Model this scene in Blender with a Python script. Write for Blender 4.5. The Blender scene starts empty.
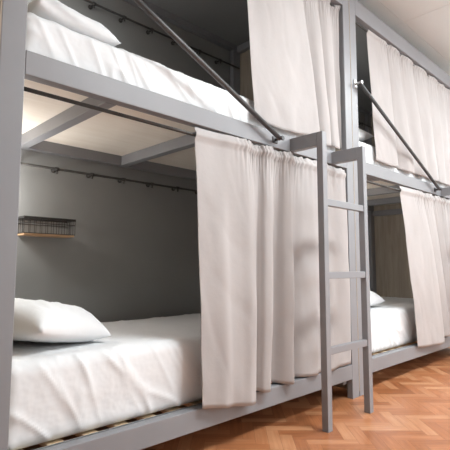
import bpy, bmesh, math, random
from mathutils import Vector, Matrix, noise
random.seed(7)
sc = bpy.context.scene
C = sc.collection
PI = math.pi
FZ = -.02      # floor level

# ------------------------------------------------------------------ materials
def mat(name, col, rough=.5, metal=0., build=None):
    m = bpy.data.materials.new(name); m.use_nodes = True
    nt = m.node_tree; b = nt.nodes['Principled BSDF']
    b.inputs['Base Color'].default_value = (*col, 1)
    b.inputs['Roughness'].default_value = rough
    b.inputs['Metallic'].default_value = metal
    if build: build(nt, b)
    return m
def N(nt, t, **kw):
    n = nt.nodes.new(t)
    for k, v in kw.items():
        if k in n.inputs: n.inputs[k].default_value = v
        else: setattr(n, k, v)
    return n
def coords(nt, scale=(1, 1, 1), kind='Object'):
    tc = N(nt, 'ShaderNodeTexCoord'); mp = N(nt, 'ShaderNodeMapping')
    mp.inputs['Scale'].default_value = scale
    nt.links.new(tc.outputs[kind], mp.inputs['Vector'])
    return mp.outputs['Vector']
def mottle(c1, c2, scale=3, detail=4, stretch=(1, 1, 1), bump=0., bscale=60, dist=.002):
    def f(nt, b):
        v = coords(nt, stretch)
        n = N(nt, 'ShaderNodeTexNoise', Scale=scale, Detail=detail); nt.links.new(v, n.inputs['Vector'])
        r = N(nt, 'ShaderNodeValToRGB')
        r.color_ramp.elements[0].position = .3; r.color_ramp.elements[1].position = .7
        r.color_ramp.elements[0].color = (*c1, 1); r.color_ramp.elements[1].color = (*c2, 1)
        nt.links.new(n.outputs['Fac'], r.inputs['Fac']); nt.links.new(r.outputs['Color'], b.inputs['Base Color'])
        if bump:
            n2 = N(nt, 'ShaderNodeTexNoise', Scale=bscale, Detail=3); nt.links.new(v, n2.inputs['Vector'])
            bp = N(nt, 'ShaderNodeBump', Strength=bump, Distance=dist)
            nt.links.new(n2.outputs['Fac'], bp.inputs['Height']); nt.links.new(bp.outputs['Normal'], b.inputs['Normal'])
    return f
def weave(c1, c2, transl=.25):
    def f(nt, b):
        mottle(c1, c2, 5, 4, (1, 1, .5))(nt, b)
        v = coords(nt, (1, 1, 1))
        w1 = N(nt, 'ShaderNodeTexWave', Scale=160., Distortion=1.5); w1.bands_direction = 'X'
        w2 = N(nt, 'ShaderNodeTexWave', Scale=160., Distortion=1.5); w2.bands_direction = 'Z'
        n = N(nt, 'ShaderNodeTexNoise', Scale=14., Detail=6)
        for w in (w1, w2, n): nt.links.new(v, w.inputs['Vector'])
        a = N(nt, 'ShaderNodeMath', operation='ADD'); nt.links.new(w1.outputs['Fac'], a.inputs[0]); nt.links.new(w2.outputs['Fac'], a.inputs[1])
        bp0 = N(nt, 'ShaderNodeBump', Strength=.08, Distance=.0006); nt.links.new(a.outputs[0], bp0.inputs['Height'])
        bp = N(nt, 'ShaderNodeBump', Strength=.35, Distance=.006)
        nt.links.new(n.outputs['Fac'], bp.inputs['Height']); nt.links.new(bp0.outputs['Normal'], bp.inputs['Normal'])
        nt.links.new(bp.outputs['Normal'], b.inputs['Normal'])
        tr = N(nt, 'ShaderNodeBsdfTranslucent'); tr.inputs['Color'].default_value = (*c2, 1)
        mx = N(nt, 'ShaderNodeMixShader', Fac=transl)
        out = nt.nodes['Material Output']
        nt.links.new(b.outputs[0], mx.inputs[1]); nt.links.new(tr.outputs[0], mx.inputs[2]); nt.links.new(mx.outputs[0], out.inputs['Surface'])
    return f
def woodf(c1, c2, stretch, scale=4):
    def f(nt, b):
        v = coords(nt, stretch)
        n = N(nt, 'ShaderNodeTexNoise', Scale=scale, Detail=6, Distortion=.6); nt.links.new(v, n.inputs['Vector'])
        r = N(nt, 'ShaderNodeValToRGB')
        r.color_ramp.elements[0].position = .3; r.color_ramp.elements[1].position = .72
        r.color_ramp.elements[0].color = (*c1, 1); r.color_ramp.elements[1].color = (*c2, 1)
        nt.links.new(n.outputs['Fac'], r.inputs['Fac']); nt.links.new(r.outputs['Color'], b.inputs['Base Color'])
    return f
def parquet(nt, b):
    at = N(nt, 'ShaderNodeAttribute'); at.attribute_name = 'tone'
    uv = N(nt, 'ShaderNodeUVMap'); uv.uv_map = 'grain'
    mp = N(nt, 'ShaderNodeMapping'); mp.inputs['Scale'].default_value = (3, 40, 1)
    nt.links.new(uv.outputs[0], mp.inputs['Vector'])
    n = N(nt, 'ShaderNodeTexNoise', Scale=1.6, Detail=5, Distortion=.5); nt.links.new(mp.outputs[0], n.inputs['Vector'])
    a = N(nt, 'ShaderNodeMath', operation='MULTIPLY_ADD'); a.inputs[1].default_value = .55
    nt.links.new(n.outputs['Fac'], a.inputs[0]); nt.links.new(at.outputs['Fac'], a.inputs[2])
    r = N(nt, 'ShaderNodeValToRGB'); e = r.color_ramp.elements
    e[0].position = .15; e[0].color = (.215, .066, .022, 1)
    e[1].position = 1.15 if False else 1.; e[1].color = (.60, .33, .18, 1)
    q = e.new(.55); q.color = (.42, .165, .070, 1)
    nt.links.new(a.outputs[0], r.inputs['Fac']); nt.links.new(r.outputs['Color'], b.inputs['Base Color'])
    n2 = N(nt, 'ShaderNodeTexNoise', Scale=6., Detail=3)
    nt.links.new(coords(nt), n2.inputs['Vector'])
    mr = N(nt, 'ShaderNodeMapRange'); mr.inputs['To Min'].default_value = .22; mr.inputs['To Max'].default_value = .42
    nt.links.new(n2.outputs['Fac'], mr.inputs['Value']); nt.links.new(mr.outputs[0], b.inputs['Roughness'])

M = {
 'frame': mat('grey_paint', (.30, .305, .325), .42, 0, mottle((.225, .227, .24), (.242, .245, .258), 4, 3, bump=.05, bscale=90)),
 'wall': mat('wall_grey', (.2, .2, .2), .8, 0, mottle((.25, .255, .25), (.275, .28, .272), 3, 4, bump=.15, bscale=140)),
 'white_wall': mat('wall_white', (.8, .8, .79), .85, 0, mottle((.78, .78, .77), (.82, .82, .81), 2, 3)),
 'ceiling': mat('ceiling_white', (.62, .63, .62), .85, 0, mottle((.74, .775, .77), (.77, .80, .795), 2, 3)),
 'canopy': mat('dark_panel', (.13, .135, .135), .75, 0, mottle((.23, .235, .235), (.25, .255, .255), 3, 3)),
 'board': mat('plywood', (.6, .5, .38), .6, 0, woodf((.76, .69, .60), (.82, .76, .68), (1.5, 12, 12), 2)),
 'panel': mat('wood_laminate', (.4, .35, .28), .55, 0, woodf((.30, .25, .195), (.42, .36, .29), (6, 9, .9), 3)),
 'slat': mat('pine_slat', (.7, .55, .36), .6, 0, woodf((.58, .42, .26), (.75, .60, .42), (20, 2, 20), 2)),
 'curtain': mat('linen', (.7, .64, .61), .9, 0, weave((.415, .385, .376), (.465, .437, .428), .07)),
 'sheet': mat('cotton', (.86, .87, .88), .85, 0, mottle((.76, .77, .78), (.79, .80, .81), 4, 3, bump=.5, bscale=7, dist=.02)),
 'tube': mat('dark_steel', (.07, .07, .072), .48, .3, mottle((.06, .06, .062), (.085, .085, .087), 20, 2)),
 'rod': mat('iron_rod', (.06, .058, .056), .45, .5, mottle((.05, .048, .046), (.08, .076, .072), 20, 2)),
 'steel': mat('zinc_bracket', (.5, .5, .5), .35, .8, mottle((.45, .45, .45), (.55, .55, .55), 30, 2)),
 'wire': mat('black_wire', (.03, .028, .026), .5, .4, mottle((.025, .023, .022), (.04, .037, .034), 30, 2)),
 'basewood': mat('basket_wood', (.5, .32, .18), .6, 0, woodf((.42, .25, .13), (.62, .42, .25), (3, 25, 25), 3)),
 'floor': mat('parquet', (.4, .15, .06), .3, 0, parquet),
 'glass': mat('lamp_diffuser', (.9, .9, .9), .4),
}
b = M['glass'].node_tree.nodes['Principled BSDF']
b.inputs['Emission Color'].default_value = (1, .99, .97, 1); b.inputs['Emission Strength'].default_value = 2.5

# ------------------------------------------------------------------ helpers
def box(bm, x0, x1, y0, y1, z0, z1, bev=0.):
    r = bmesh.ops.create_cube(bm, size=1)
    for v in r['verts']:
        v.co = Vector(((x0 + x1) / 2 + v.co.x * (x1 - x0), (y0 + y1) / 2 + v.co.y * (y1 - y0), (z0 + z1) / 2 + v.co.z * (z1 - z0)))
    if bev:
        es = list({e for v in r['verts'] for e in v.link_edges})
        bmesh.ops.bevel(bm, geom=es, offset=bev, segments=2, profile=.5, affect='EDGES')
def tube(bm, pts, r, seg=12, cap=True):
    pts = [Vector(p) for p in pts]; rings = []
    for i, p in enumerate(pts):
        d = (pts[min(i + 1, len(pts) - 1)] - pts[max(i - 1, 0)]).normalized()
        ref = Vector((0, 0, 1)) if abs(d.z) < .9 else Vector((0, 1, 0))
        a = d.cross(ref).normalized(); c = d.cross(a)
        rings.append([bm.verts.new(p + (a * math.cos(2 * PI * k / seg) + c * math.sin(2 * PI * k / seg)) * r) for k in range(seg)])
    for A, B in zip(rings, rings[1:]):
        for k in range(seg): bm.faces.new((A[k], A[(k + 1) % seg], B[(k + 1) % seg], B[k]))
    if cap: bm.faces.new(rings[0][::-1]); bm.faces.new(rings[-1])
def obj(name, bm, m, parent=None, smooth=False, loc=None):
    """one mesh object; geometry is given in world space, origin moved to loc (or the parent's place)"""
    bmesh.ops.recalc_face_normals(bm, faces=bm.faces)
    me = bpy.data.meshes.new(name)
    off = parent_loc(parent) if parent is not None else Vector(loc or (0, 0, 0))
    own = Vector((0, 0, 0))
    bm.transform(Matrix.Translation(-off))
    bm.to_mesh(me); bm.free()
    me.materials.append(m)
    for p in me.polygons: p.use_smooth = smooth
    o = bpy.data.objects.new(name, me); C.objects.link(o)
    if parent is not None: o.parent = parent
    else: o.location = off
    return o
def parent_loc(p):
    v = Vector((0, 0, 0))
    while p is not None: v += p.location; p = p.parent
    return v
def thing(name, label, cat, loc, group=None):
    o = bpy.data.objects.new(name, None); C.objects.link(o)
    o.location = loc; o.empty_display_size = .1
    tag(o, label, cat, group); return o
def tag(o, label, cat, group=None):
    o['label'] = label; o['category'] = cat
    if group: o['group'] = group
    return o
def struct(name, bm, m, parent=None):
    o = obj(name, bm, m, parent)
    if parent is None: o['kind'] = 'structure'
    return o
def NB(): return bmesh.new()
def copy_tree(o, parent=None):
    c = o.copy(); C.objects.link(c)
    if parent is not None: c.parent = parent
    for ch in list(o.children): copy_tree(ch, c)
    return c

# ------------------------------------------------------------------ room
RX0, RX1, RY0, RY1, RZ = -1.3, 5.6, -3.2, 1.0, 2.86
def wall(name, *a, m='white_wall'):
    bm = NB(); box(bm, *a); return struct(name, bm, M[m])
wall('wall_back', RX0, RX1, RY1, RY1 + .12, FZ, RZ, m='wall')
wall('wall_right', RX1, RX1 + .12, RY0, RY1 + .12, FZ, RZ)
wall('wall_left', RX0 - .12, RX0, RY0, RY1 + .12, FZ, RZ)
# opposite wall with a window opening
WX0, WX1, WZ0, WZ1 = 2.0, 4.4, .95, 2.3
bm = NB()
box(bm, RX0 - .12, WX0, RY0 - .15, RY0, FZ, RZ); box(bm, WX1, RX1 + .12, RY0 - .15, RY0, FZ, RZ)
box(bm, WX0, WX1, RY0 - .15, RY0, FZ, WZ0); box(bm, WX0, WX1, RY0 - .15, RY0, WZ1, RZ)
struct('wall_front', bm, M['white_wall'])
bm = NB()
for x in (WX0, (WX0 + WX1) / 2 - .03, WX1 - .06): box(bm, x, x + .06, RY0 - .1, RY0 - .04, WZ0, WZ1)
for z in (WZ0, WZ1 - .06): box(bm, WX0 + .06, WX1 - .06, RY0 - .1, RY0 - .04, z, z + .06)
struct('window_1', bm, M['white_wall'])
# ceiling with shallow board joints
bm = NB()
ys = [RY0, -2.2, -1.08, .035, RY1 + .12]
for y0, y1 in zip(ys, ys[1:]):
    xs = [RX0 - .12, 1.2, 3.62, RX1 + .12]
    for x0, x1 in zip(xs, xs[1:]): box(bm, x0 + .002, x1 - .002, y0 + .002, y1 - .002, RZ, RZ + .02)
box(bm, RX0 - .12, RX1 + .12, RY0 - .15, RY1 + .12, RZ + .006, RZ + .12)
struct('ceiling', bm, M['ceiling'])
# herringbone parquet floor: one slab of blocks
def herringbone():
    bm = NB(); L, W = .24, .06
    uvl = bm.loops.layers.uv.new('grain'); tl = bm.loops.layers.float_color.new('tone')
    base_z = 0.
    def block(x, y, horiz):
        w, h = (L, W) if horiz else (W, L); g = .0006
        cs = [(x + g, y + g), (x + w - g, y + g), (x + w - g, y + h - g), (x + g, y + h - g)]
        c45 = math.cos(PI / 4)
        P = [((a - b_) * c45 + 2., (a + b_) * c45 - 1.2) for a, b_ in cs]
        if max(p[0] for p in P) < RX0 or min(p[0] for p in P) > RX1 or max(p[1] for p in P) < RY0 or min(p[1] for p in P) > RY1: return
        vs = [bm.verts.new((p[0], p[1], 0)) for p in P]
        f = bm.faces.new(vs); t = random.random() * .46 + .06; o = random.random() * 9
        for l, (a, b_) in zip(f.loops, cs):
            l[uvl].uv = ((a, b_) if horiz else (b_, a)); l[uvl].uv.x += o; l[uvl].uv.y += o * .37
            l[tl] = (t, t, t, 1)
    n = int(L / W)
    for i in range(-90, 91):
        for j in range(-40, 41):
            # unit: horizontal block then vertical block, stepping diagonally
            ox = i * W + j * (L) ; oy = i * W - j * (L)
            block(ox, oy, True); block(ox + L, oy + W - L, False) if False else block(ox - W, oy, False) if False else None
            block(ox + L, oy - L + W, False)
    for co, no in (((RX0, 0, 0), (-1, 0, 0)), ((RX1, 0, 0), (1, 0, 0)), ((0, RY0, 0), (0, -1, 0)), ((0, RY1, 0), (0, 1, 0))):
        bmesh.ops.bisect_plane(bm, geom=bm.verts[:] + bm.edges[:] + bm.faces[:], plane_co=co, plane_no=no, clear_outer=True)
    box(bm, RX0, RX1, RY0, RY1, -.08, -.001)
    for f in bm.faces:
        if f.normal.z > -.5 and all(abs(l[uvl].uv.x) < 1e-6 for l in f.loops):
            for l in f.loops: l[tl] = (-.2, -.2, -.2, 1)
    return bm
hb = herringbone()
me = bpy.data.meshes.new('floor'); hb.normal_update()
for f in hb.faces:
    if abs(f.normal.z) > .5 and f.calc_center_median().z > -.0005 and f.normal.z < 0: f.normal_flip()
hb.to_mesh(me); hb.free(); me.materials.append(M['floor'])
fl = bpy.data.objects.new('floor', me); C.objects.link(fl); fl.location.z = FZ; fl['kind'] = 'structure'

# ceiling lamps (luminous panels in frames)
LAMPS = [(2.2, -1.6), (4.6, -1.6)]
LX, LY = .6, .3
for i, (x, y) in enumerate(LAMPS):
    t = thing('ceiling_light', ['long white panel lamp on the ceiling opposite the ladder', 'long white panel lamp on the ceiling opposite the farther bunk'][i], 'ceiling light', (x, y, RZ), 'ceiling panel lamps')
    bm = NB()
    for a in ((-LX, LX, -LY, -LY + .02), (-LX, LX, LY - .02, LY), (-LX, -LX + .02, -LY + .02, LY - .02), (LX - .02, LX, -LY + .02, LY - .02)):
        box(bm, x + a[0], x + a[1], y + a[2], y + a[3], RZ - .03, RZ)
    obj('lamp_frame', bm, M['white_wall'], t)
    bm = NB(); box(bm, x - LX + .02, x + LX - .02, y - LY + .02, y + LY - .02, RZ - .02, RZ - .012); obj('diffuser', bm, M['glass'], t)

# ------------------------------------------------------------------ bunk bed
X0, X1 = .456, 2.663; STEP = X1 + .006 - X0; PW, PD = .08, .04; DEP = .995
ZT = 2.675
def make_bunk(label, with_left_panel):
    t = thing('bunk_bed', label, 'bunk bed', ((X0 + X1) / 2, DEP / 2, FZ), 'grey double decker bunk beds')
    bv = .003
    for x, y in ((X0, 0), (X1 - PW, 0), (X0 + PW, DEP - PD), (X1 - 2 * PW, DEP - PD)):
            bm = NB(); box(bm, x, x + PW, y, y + PD, FZ, ZT, bv); obj('post', bm, M['frame'], t)
    xi0, xi1 = X0 + PW, X1 - PW
    R = [('lower_rail', .10, .19), ('upper_rail', 1.435, 1.52), ('top_rail', 2.555, ZT)]
    for n, z0, z1 in R:
        bm = NB(); box(bm, xi0, xi1, 0, .045, z0, z1, bv)
        o = obj(n, bm, M['frame'], t)
        bm = NB(); box(bm, xi0 + PW, xi1 - PW, DEP - .045, DEP, z0, z1, bv); obj(n, bm, M['frame'], t)
        e0, e1 = (.065, .154) if z0 < 1 else ((1.345, 1.434) if z0 < 2 else (2.515, 2.599))
        for x in (X0 + .02, xi1 - .0405):
            bm = NB(); box(bm, x, x + .04, PD, DEP - PD, e0 + .03 * (z0 > 1), e1, bv); obj('end_rail', bm, M['frame'], t)
    # cross beams under the upper deck and the deck itself
    for x in (.86, 1.485, 2.1):
        bm = NB(); box(bm, x, x + .05, .045, DEP - .045, 1.435, 1.495, bv); obj('cross_beam', bm, M['frame'], t)
    bm = NB(); box(bm, X0 + .06, X1 - .06, .045, DEP - .045, 1.495, 1.512); obj('deck_board', bm, M['board'], t)
    # canopy
    bm = NB(); box(bm, X0 + .06, X1 - .06, .045, DEP - .045, 2.60, 2.62); obj('canopy_panel', bm, M['canopy'], t)
    # end panel (thin wood board)
    bm = NB(); box(bm, X1 + .0005, X1 + .0055, -.0005, DEP, .012, ZT - .01); obj('end_panel', bm, M['panel'], t)
    for x in (xi0 - .012, xi1 + .002):
        for z0, z1 in ((.2, 1.495), (1.515, 2.595)):
            bm = NB(); box(bm, x, x + .01, PD + .001, DEP, z0, z1); obj('end_panel', bm, M['panel'], t)
    if with_left_panel:
        bm = NB(); box(bm, X0 - .0055, X0 - .0005, -.0005, DEP, .012, ZT - .01); obj('end_panel', bm, M['panel'], t)
    # inner ledge and slats
    bm = NB(); box(bm, xi0, xi1, .0455, .085, .155, .160); box(bm, xi0, xi1, .053, .058, .160, .190); obj('slat_ledge', bm, M['steel'], t)
    bm = NB(); box(bm, xi0, xi1, DEP - .075, DEP - .0455, .155, .160); obj('slat_ledge', bm, M['steel'], t)
    x = .565
    while x < xi1 - .06:
        bm = NB(); box(bm, x, x + .062, .0585, DEP - .055, .1605, .1785, .004); obj('slat', bm, M['slat'], t); x += .133
    # curtain rods
    for z, y in ((1.392, .022), (2.535, .034)):
        bm = NB(); tube(bm, [(xi0, y, z), (xi1, y, z)], .0075); obj('curtain_rod', bm, M['rod'], t, True)
    # sloping guard bar
    a, b_ = Vector((X0 + .045, -.038, 2.04)), Vector((1.845, -.038, 1.474))
    bm = NB(); tube(bm, [a, b_], .0125, 16); g = obj('guard_bar', bm, M['tube'], t, True)
    bm = NB(); tube(bm, [(a.x, -.052, a.z), (a.x, -.002, a.z)], .008, 12)
    box(bm, a.x - .018, a.x + .018, -.006, -.0005, a.z - .03, a.z + .03, .002)
    tube(bm, [(a.x, -.056, a.z), (a.x, -.050, a.z)], .014, 6); obj('bracket', bm, M['steel'], g)
    bm = NB(); tube(bm, [(b_.x, -.052, b_.z), (b_.x, -.002, b_.z)], .008, 12)
    tube(bm, [(b_.x, -.058, b_.z), (b_.x, -.050, b_.z)], .013, 6)
    box(bm, b_.x - .02, b_.x + .02, -.006, -.0005, b_.z - .018, b_.z + .018, .002); obj('bracket', bm, M['tube'], g)
    return t
bunk = make_bunk('nearer grey steel bunk bed with the wire basket behind its lower berth', True)
STEP = X1 + .006 - X0
bunk2 = copy_tree(bunk); bunk2.location.x += STEP
bunk2['label'] = 'farther grey steel bunk bed on the right, cut off by the picture edge'
for ch in [c for c in bunk2.children if c.name.startswith('end_panel')]:
    if max(v.co.x for v in ch.data.vertices) < -1.0968: bpy.data.objects.remove(ch)

# ------------------------------------------------------------------ ladder
def make_ladder(ox, label):
    t = thing('ladder', label, 'ladder', (ox + 2.177, -.195, FZ), 'grey bunk ladders')
    bv = .002
    for x in (1.977, 2.398):
        bm = NB(); box(bm, ox + x, ox + x + .04, -.212, -.175, FZ, 1.508, bv); obj('side_rail', bm, M['frame'], t)
        bm = NB(); box(bm, ox + x, ox + x + .04, -.1745, -.0005, 1.436, 1.508, bv); obj('mounting_arm', bm, M['frame'], t)
    for z in (1.135, .752, .368):
        bm = NB(); box(bm, ox + 2.0175, ox + 2.3975, -.208, -.180, z - .018, z + .018, bv); obj('rung', bm, M['frame'], t)
    return t
make_ladder(0, 'grey three-rung ladder standing between the two bunk beds')
lad2 = make_ladder(STEP, 'grey ladder of the farther bunk, only a mounting arm showing at the right edge')

# ------------------------------------------------------------------ mattresses
def mattress(x0, x1, y0, y1, z0, z1, label, seed, name='mattress'):
    nx, ny, nz = 300, 50, 30
    bm = NB()
    r = .045
    cx, cy, cz = (x0 + x1) / 2, (y0 + y1) / 2, (z0 + z1) / 2
    hx, hy, hz = (x1 - x0) / 2, (y1 - y0) / 2, (z1 - z0) / 2
    cache = {}
    def V(i, j, k):
        key = (i, j, k)
        if key in cache: return cache[key]
        p = Vector((-hx + 2 * hx * i / nx, -hy + 2 * hy * j / ny, -hz + 2 * hz * k / nz))
        q = Vector((max(-hx + r, min(hx - r, p.x)), max(-hy + r, min(hy - r, p.y)), max(-hz + r, min(hz - r, p.z))))
        d = p - q
        if d.length > 1e-9: p = q + d.normalized() * r; nrm = d.normalized()
        else: nrm = Vector((0, 0, 0))
        w = p + Vector((cx, cy, cz))
        # cloth wrinkles: diagonal pull creases on the front, gentle swell on top
        if k > 0:
            s = Vector((seed * 3.1, 0, 0))
            top = max(0, nrm.z)
            side = -min(0, nrm.y)
            n1 = noise.noise(Vector((w.x * 2.2, w.y * 2.2, 0)) + s)
            cr = 1.1 - math.sqrt(noise.noise(Vector(((w.x + w.z * .9) * 7, (w.x - w.z) * 2.0, w.y * 3)) + s) ** 2 + .0012) * 3.2
            cr = max(0, cr) ** 3
            crs = max(0, 1.12 - math.sqrt(noise.noise(Vector(((w.x * 1.0 + w.z * .55) * 13, w.z * 1.6, 7)) + s) ** 2 + .0012) * 4.2) ** 2 * max(0, noise.noise(Vector((w.x * 2.7, 4, 4)) + s) + .25)
            cr2 = max(0, 1 - abs(noise.noise(Vector((w.x * 4, w.y * 9, 3)) + s)) * 5) ** 3
            w += nrm * (top * (n1 * .006 + cr2 * .004) + side * (cr * .007 + crs * .010 + n1 * .005 + .008 * math.sin(PI * k / nz)))
        if k == nz or k == 0:
            if k == nz: w.z -= .0
        v = bm.verts.new(w); cache[key] = v; return v
    for i in range(nx):
        for j in range(ny):
            bm.faces.new((V(i, j, nz), V(i + 1, j, nz), V(i + 1, j + 1, nz), V(i, j + 1, nz)))
            bm.faces.new((V(i, j, 0), V(i, j + 1, 0), V(i + 1, j + 1, 0), V(i + 1, j, 0)))
    for k in range(nz):
        for i in range(nx):
            bm.faces.new((V(i, 0, k), V(i + 1, 0, k), V(i + 1, 0, k + 1), V(i, 0, k + 1)))
            bm.faces.new((V(i, ny, k), V(i, ny, k + 1), V(i + 1, ny, k + 1), V(i + 1, ny, k)))
        for j in range(ny):
            bm.faces.new((V(0, j, k), V(0, j, k + 1), V(0, j + 1, k + 1), V(0, j + 1, k)))
            bm.faces.new((V(nx, j, k), V(nx, j + 1, k), V(nx, j + 1, k + 1), V(nx, j, k + 1)))
    o = obj(name, bm, M['sheet'], None, True, (cx, cy, z0))
    return tag(o, label, 'mattress', 'white sheeted bunk mattresses')
LZ, UZ = .181, 1.5135
mattress(.542, 2.575, .080, .925, LZ, .475, 'white sheeted mattress in the lower berth of the nearer bunk', 1)
mattress(.542, 2.575, .072, .925, UZ, 1.707, 'white sheeted mattress in the upper berth of the nearer bunk', 2)
mattress(.542 + STEP, 2.575 + STEP, .080, .925, LZ, .475, 'white sheeted mattress in the lower berth of the farther bunk', 3)
mattress(.542 + STEP, 2.575 + STEP, .072, .925, UZ, 1.707, 'white sheeted mattress in the upper berth of the farther bunk', 4)

# ------------------------------------------------------------------ pillows
def pillow(loc, sx, sy, th, rot, tilt, label, seed):
    bm = NB(); n = 44
    grid = [[], []]
    for side in (0, 1):
        for i in range(n + 1):
            row = []
            for j in range(n + 1):
                u, v = -1 + 2 * i / n, -1 + 2 * j / n
                # pinched sides, pointed corners
                px = u * sx / 2 * (1 - .10 * (1 - v * v) * abs(u) ** 3)
                py = v * sy / 2 * (1 - .07 * (1 - u * u) * abs(v) ** 3)
                h = ((1 - u ** 4) * (1 - v ** 4)) ** .55
                h *= 1 + .12 * noise.noise(Vector((u * 1.7, v * 1.7, seed)))
                h += .05 * max(0, 1 - 5 * abs(noise.noise(Vector((u * 2.5 + seed, v * 2.5, 5))))) * (1 - u ** 4) * (1 - v ** 4)
                z = (.72 * h * th) if side == 0 else (-.28 * h * th)
                row.append((px, py, z))
            grid[side].append(row)
    top = [[bm.verts.new(c) for c in r] for r in grid[0]]
    bot = [[(top[i][j] if i in (0, n) or j in (0, n) else bm.verts.new(grid[1][i][j])) for j in range(n + 1)] for i in range(n + 1)]
    for i in range(n):
        for j in range(n):
            bm.faces.new((top[i][j], top[i + 1][j], top[i + 1][j + 1], top[i][j + 1]))
            bm.faces.new((bot[i][j], bot[i][j + 1], bot[i + 1][j + 1], bot[i + 1][j]))
    Mx = Matrix.Translation(Vector(loc)) @ Matrix.Rotation(rot, 4, 'Z') @ Matrix.Rotation(tilt, 4, 'Y')
    bm.transform(Mx)
    mz = min(v.co.z for v in bm.verts)
    for v in bm.verts: v.co.z += loc[2] - mz
    o = obj('pillow', bm, M['sheet'], None, True, loc)
    return tag(o, label, 'pillow', 'white pillows')
pillow((.735, .50, .4745), .37, .72, .16, math.radians(17), math.radians(9), 'white pillow in the lower berth of the nearer bunk', 1.3)
pillow((.765, .46, 1.7065), .37, .70, .165, math.radians(4), math.radians(4), 'white pillow in the upper berth of the nearer bunk', 4.1)
pillow((3.24, .52, .4745), .50, .66, .15, math.radians(8), 0, 'white pillow in the lower berth of the farther bunk', 2.2)
pillow((2.99, .47, 1.7065), .45, .70, .15, math.radians(-2), math.radians(-9), 'white pillow in the upper berth of the farther bunk', 6.1)

# ------------------------------------------------------------------ curtains
def catmull(P, t):
    n = len(P) - 1; x = t * n; i = min(int(x), n - 1); f = x - i
    p0, p1, p2, p3 = P[max(i - 1, 0)], P[i], P[i + 1], P[min(i + 2, n)]
    return [.5 * ((2 * b_) + (-a + c) * f + (2 * a - 5 * b_ + 4 * c - d) * f * f + (-a + 3 * b_ - 3 * c + d) * f ** 3) for a, b_, c, d in zip(p0, p1, p2, p3)]
def curtain(P, ztop, zrod, label, seed, flat=.15, bow=0.):
    """P: (x top, y top, x bottom, y bottom, z bottom) along the cloth; a rod pocket with a small frill above"""
    nc, nr = 260, 64
    bm = NB(); rows = []
    prof = []
    for r in range(nr + 1):
        prof.append(r / nr)
    for r in range(nr + 1):
        t = prof[r]; row = []
        for c in range(nc + 1):
            s = c / nc
            xt, yt, xb, yb, zb = catmull(P, s)
            gather = min(1, max(0, (s - flat) * 14))
            if t < .07:                                   # frill and pocket
                z = ztop + (zrod - .03 - ztop) * (t / .07)
                d = abs(z - zrod)
                y = yt - .012 * max(0, 1 - (d / .016) ** 2) ** .5 if d < .016 else yt
                k = gather * .0045 * (1 if d > .012 else .5)
                y += k * math.sin(s * 330 + seed) + k * .6 * math.sin(s * 171 + 1.3 * seed + z * 30)
                x = xt
                z += gather * .003 * math.sin(s * 210 + seed * 2) * (1 if z > zrod + .012 else 0)
            else:
                u = (t - .07) / .93
                e = u ** .8
                z0 = zrod - .03
                z = z0 + (zb - z0) * u
                es = 1 - (1 - u) ** 2.2
                x = xt + (xb - xt) * u
                y = yt + (yb - yt) * es
                k = gather * .0045 * math.exp(-u * 16)
                y += k * math.sin(s * 330 + seed) + k * .6 * math.sin(s * 171 + 1.3 * seed + z * 30)
                y += .009 * noise.noise(Vector((x * 5, z * 2.2, seed))) * min(1, u * 4)
                y += .0022 * max(0, 1 - 4 * abs(noise.noise(Vector((x * 6 + z * 1.5, z * 2.4 - x, seed + 9))))) * min(1, u * 4)
                y += .004 * noise.noise(Vector((x * 11 + z * 3, z * 4, seed + 3))) * min(1, u * 4)
                x += .006 * noise.noise(Vector((s * 6, z * 2.5, seed + 7))) * min(1, u * 3)
            row.append(bm.verts.new((x, y, z)))
        rows.append(row)
    for A, B in zip(rows, rows[1:]):
        for c in range(nc): bm.faces.new((A[c], A[c + 1], B[c + 1], B[c]))
    cx = sum(p[0] for p in P) / len(P)
    o = obj('curtain', bm, M['curtain'], None, True, (cx, 0, zrod))
    sd = o.modifiers.new('thickness', 'SOLIDIFY'); sd.thickness = .0016; sd.offset = 0
    return tag(o, label, 'curtain', 'beige linen bunk curtains')
P1 = [(1.266, .010, 1.312, -.022, .197), (1.34, .010, 1.38, -.030, .188), (1.41, .006, 1.44, -.044, .178), (1.46, -.004, 1.49, -.034, .172),
      (1.52, -.010, 1.54, -.040, .166), (1.575, -.016, 1.585, -.056, .162), (1.615, -.006, 1.615, -.054, .163), (1.635, .010, 1.628, -.040, .168),
      (1.655, .022, 1.640, -.018, .178), (1.69, .030, 1.672, .006, .2), (1.705, .014, 1.685, -.012, .197), (1.725, -.012, 1.70, -.034, .192),
      (1.765, -.018, 1.735, -.040, .190), (1.79, -.002, 1.76, -.020, .196), (1.81, .022, 1.78, .014, .2), (1.845, .034, 1.82, .034, .2),
      (1.87, .018, 1.855, .020, .2), (1.89, -.008, 1.89, -.012, .196), (1.93, -.016, 1.93, -.030, .192), (1.955, -.004, 1.955, -.014, .194),
      (1.985, .022, 1.98, .018, .2), (2.02, .026, 2.02, .024, .2), (2.07, .008, 2.08, .002, .198), (2.15, .002, 2.17, -.016, .196),
      (2.25, .012, 2.24, .004, .198), (2.34, .0, 2.33, -.018, .196), (2.44, .014, 2.43, -.002, .198), (2.555, .01, 2.555, -.012, .2)]
P1 = [(a * 1.018 if a < 2.3 else a + .01, min(b_, .016), c, d * 1.12 if d < 0 else d + (.018 if d > .012 else 0), e) for a, b_, c, d, e in P1]
curtain(P1, 1.425, 1.392, 'beige curtain closing the right half of the nearer lower berth', 1.0, .12)
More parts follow.
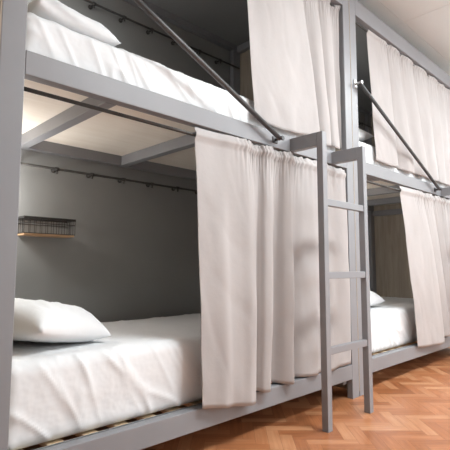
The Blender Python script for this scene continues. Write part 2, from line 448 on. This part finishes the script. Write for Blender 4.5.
P2 = [(1.655, .018, 1.715, .030, 1.572), (1.75, .016, 1.81, .026, 1.562), (1.85, .014, 1.92, .022, 1.556), (1.95, .012, 2.03, .018, 1.560), (2.03, .010, 2.14, .014, 1.568),
      (2.10, .006, 2.23, .006, 1.578), (2.15, .014, 2.29, .010, 1.590), (2.165, .045, 2.312, .046, 1.60), (2.20, .012, 2.318, .050, 1.56), (2.25, -.004, 2.35, .010, 1.545),
      (2.30, .004, 2.405, .002, 1.55), (2.325, .040, 2.43, .030, 1.57), (2.34, .040, 2.44, .052, 1.575), (2.39, -.002, 2.47, .016, 1.558), (2.44, .002, 2.515, .008, 1.552), (2.475, .035, 2.54, .020, 1.57),
      (2.52, .030, 2.555, .045, 1.58), (2.56, .004, 2.562, .020, 1.56)]
P2 = [(a, b_ * .8 + .018, c, d, e) for a, b_, c, d, e in P2]
curtain(P2, 2.551, 2.535, 'broad pale beige curtain hanging over the nearer upper berth', 2.0, .3)
o = 2.2
P3 = [(2.965, .018, 3.055, .030, 1.575), (3.04, .016, 3.14, .024, 1.568), (3.12, .014, 3.23, .018, 1.562), (3.19, .008, 3.32, .012, 1.566), (3.25, .012, 3.40, .020, 1.576), (3.28, .034, 3.44, .046, 1.585),
      (3.33, .008, 3.49, .030, 1.57), (3.40, -.002, 3.56, .006, 1.556), (3.47, .012, 3.64, .006, 1.56), (3.52, .036, 3.70, .040, 1.585), (3.58, .008, 3.76, .036, 1.575), (3.66, -.002, 3.84, .006, 1.556),
      (3.73, .010, 3.92, .006, 1.56), (3.78, .036, 3.97, .040, 1.585), (3.85, .008, 4.03, .030, 1.57), (3.94, -.002, 4.10, .004, 1.558), (4.02, .012, 4.17, .010, 1.57), (4.08, .036, 4.22, .04, 1.585),
      (4.16, .006, 4.28, .020, 1.57), (4.25, .002, 4.35, .004, 1.56), (4.33, .03, 4.43, .03, 1.58), (4.42, .004, 4.50, .008, 1.56), (4.51, .03, 4.57, .03, 1.58), (4.6, .006, 4.64, .01, 1.565), (4.70, .012, 4.72, .015, 1.565)]
P3 = [(a, .022 + b_ * .55, c, d + (d - .02) * .35, e) for a, b_, c, d, e in P3]
curtain(P3, 2.551, 2.535, 'beige curtain drawn across the farther upper berth behind the sloping bar', 3.0, .08)
P4 = [(3.315, .012, 3.525, -.016, .182), (3.40, .010, 3.61, -.022, .176), (3.48, .008, 3.70, -.030, .172), (3.57, .004, 3.80, -.040, .170), (3.65, .0, 3.90, -.048, .166), (3.72, .004, 3.98, -.052, .166),
      (3.76, .016, 4.03, -.036, .170), (3.77, .028, 4.045, -.008, .200), (3.81, .010, 4.07, -.012, .205), (3.87, -.004, 4.13, -.036, .205), (3.93, .006, 4.18, -.032, .205), (3.96, .028, 4.205, .012, .207),
      (4.01, .004, 4.25, -.012, .205), (4.09, -.002, 4.31, -.032, .203), (4.15, .024, 4.36, .0, .205), (4.22, -.002, 4.42, -.028, .203), (4.30, .02, 4.48, -.004, .205), (4.40, 0, 4.54, -.028, .203), (4.5, .02, 4.6, -.004, .205), (4.62, .0, 4.66, -.02, .203), (4.74, .01, 4.74, -.01, .205)]
P4 = [(a + .065 * max(0, min(1, (4.7 - a) / .6)), b_, c, d, e) for a, b_, c, d, e in P4]
curtain(P4, 1.425, 1.392, 'beige curtain with slanted open edge on the farther lower berth', 4.0, .12)

# ------------------------------------------------------------------ wall rods with clamps
def wall_rod(z, ox, label, ph):
    t = thing('wall_rod', label, 'rod', (ox + 1.55, .955, z), 'dark rods clamped along the back wall')
    bm = NB(); tube(bm, [(ox + .545, .945, z), (ox + 2.56, .945, z)], .007); obj('rod', bm, M['rod'], t, True)
    x = ox + ph
    while x < ox + 2.55:
        bm = NB(); tube(bm, [(x - .011, .945, z), (x + .010, .945, z)], .0105, 14)
        tube(bm, [(x, .945, z - .010), (x, .945, z - .026)], .005, 8)
        tube(bm, [(x, .945, z), (x, .9990, z)], .006, 8); tube(bm, [(x, .993, z), (x, .9995, z)], .014, 14)
        obj('clamp', bm, M['rod'], t, True); x += .216
    return t
# rods sit just below the rear rails, fixed to the room wall
def fix(t):
    return t
wall_rod(1.345, 0, 'dark rod with clamps on the wall above the wire basket', .64)
wall_rod(2.412, 0, 'dark rod with clamps on the wall of the nearer upper berth', .62)
wall_rod(2.412, STEP, 'dark rod on the wall of the farther upper berth, mostly behind the curtain', .62)

# ------------------------------------------------------------------ wire basket on the wall
t = thing('wire_basket', 'small black wire basket with a wooden base on the grey wall', 'basket', (1.05, .999, .96))
bx0, bx1, by0, by1, bz0, bz1 = .885, 1.165, .895, .997, .962, 1.062
bm = NB()
def rect(z, r): 
    for a, b_ in (((bx0, by0), (bx1, by0)), ((bx0, by1), (bx1, by1)), ((bx0, by0), (bx0, by1)), ((bx1, by0), (bx1, by1))):
        tube(bm, [(*a, z), (*b_, z)], r, 8)
box(bm, bx0 - .003, bx1 + .003, by0 - .003, by0 + .003, bz1 - .012, bz1); box(bm, bx0 - .003, bx1 + .003, by1 - .006, by1, bz1 - .012, bz1)
box(bm, bx0 - .003, bx0 + .003, by0, by1, bz1 - .012, bz1); box(bm, bx1 - .003, bx1 + .003, by0, by1, bz1 - .012, bz1)
rect(bz0 + .012, .002); rect(bz0 + .065, .0018)
obj('rim', bm, M['wire'], t)
bm = NB()
n = 9
for i in range(n + 1):
    x = bx0 + (bx1 - bx0) * i / n
    for y in (by0, by1 - .003): tube(bm, [(x, y, bz0 + .012), (x, y, bz1 - .006)], .0015, 6)
for i in range(1, 4):
    y = by0 + (by1 - by0) * i / 4
    for x in (bx0, bx1): tube(bm, [(x, y, bz0 + .012), (x, y, bz1 - .006)], .0015, 6)
obj('wire_mesh', bm, M['wire'], t)
bm = NB(); box(bm, bx0 + .002, bx1 - .002, by0 + .002, by1 - .002, bz0, bz0 + .011, .002); obj('base_board', bm, M['basewood'], t)

# ------------------------------------------------------------------ reading lamps at the pillow ends of the berths
def reading_lamp(ox, z, label, power):
    x, y = ox + .665, .90
    t = thing('reading_lamp', label, 'lamp', (x, .999, z), 'small reading lamps by the pillows')
    bm = NB(); tube(bm, [(x, .999, z), (x, .985, z)], .035, 24); tube(bm, [(x, .985, z), (x, y + .03, z + .03)], .007, 10)
    obj('wall_plate', bm, M['wire'], t, True)
    bm = NB(); bmesh.ops.create_uvsphere(bm, u_segments=20, v_segments=12, radius=.028)
    for v in bm.verts: v.co += Vector((x, y, z + .03))
    obj('bulb', bm, M['glass'], t, True)
    l = bpy.data.lights.new('bulb_light', 'POINT'); l.energy = power; l.shadow_soft_size = .034; l.color = (1, .985, .965)
    lo = bpy.data.objects.new('bulb_light', l); C.objects.link(lo); lo.location = (x, y, z + .03)
    for o_ in t.children:
        if o_.name.startswith('bulb'): o_.visible_shadow = True
reading_lamp(0, 1.14, 'small reading lamp behind the near post, lower berth of the nearer bunk', 13.)
reading_lamp(0, 2.25, 'small reading lamp behind the near post, upper berth of the nearer bunk', 9.)
reading_lamp(STEP, 1.14, 'small reading lamp behind the ladder, lower berth of the farther bunk', 13.)
reading_lamp(STEP, 2.25, 'small reading lamp behind the double post, upper berth of the farther bunk', 10.)
# ------------------------------------------------------------------ light
def area(name, loc, rot, sx, sy, power, col=(1, 1, 1)):
    l = bpy.data.lights.new(name, 'AREA'); l.shape = 'RECTANGLE'; l.size = sx; l.size_y = sy; l.energy = power; l.color = col
    o = bpy.data.objects.new(name, l); C.objects.link(o); o.location = loc; o.rotation_euler = rot; return o
area('window_daylight', ((WX0 + WX1) / 2, RY0 - .2, (WZ0 + WZ1) / 2), (PI / 2, 0, 0), 2.1, 1.3, 13, (.90, .97, 1))
for x, y in LAMPS: area('lamp_light', (x, y, RZ - .035), (0, 0, 0), 1.14, .54, 35, (.91, .975, 1))
w = bpy.data.worlds.new('World'); sc.world = w; w.use_nodes = True
bg = w.node_tree.nodes['Background']; bg.inputs['Color'].default_value = (.8, .88, 1, 1); bg.inputs['Strength'].default_value = .6

# ------------------------------------------------------------------ camera
pit = math.atan(43 / 450); head = math.atan2(461, 450 / math.cos(pit))
cam = bpy.data.cameras.new('camera'); co = bpy.data.objects.new('camera', cam); C.objects.link(co)
cam.sensor_width = 36; cam.lens = 36.0; cam.clip_start = .02
co.location = (0, -1.5, .79)
d = Vector((math.cos(head) * math.cos(pit), math.sin(head) * math.cos(pit), math.sin(pit)))
co.rotation_euler = d.to_track_quat('-Z', 'Y').to_euler()
sc.camera = co
vs = sc.view_settings
vs.view_transform = 'Standard'; vs.look = 'None'; vs.gamma = 1; vs.use_curve_mapping = False
vs.exposure = 1.22
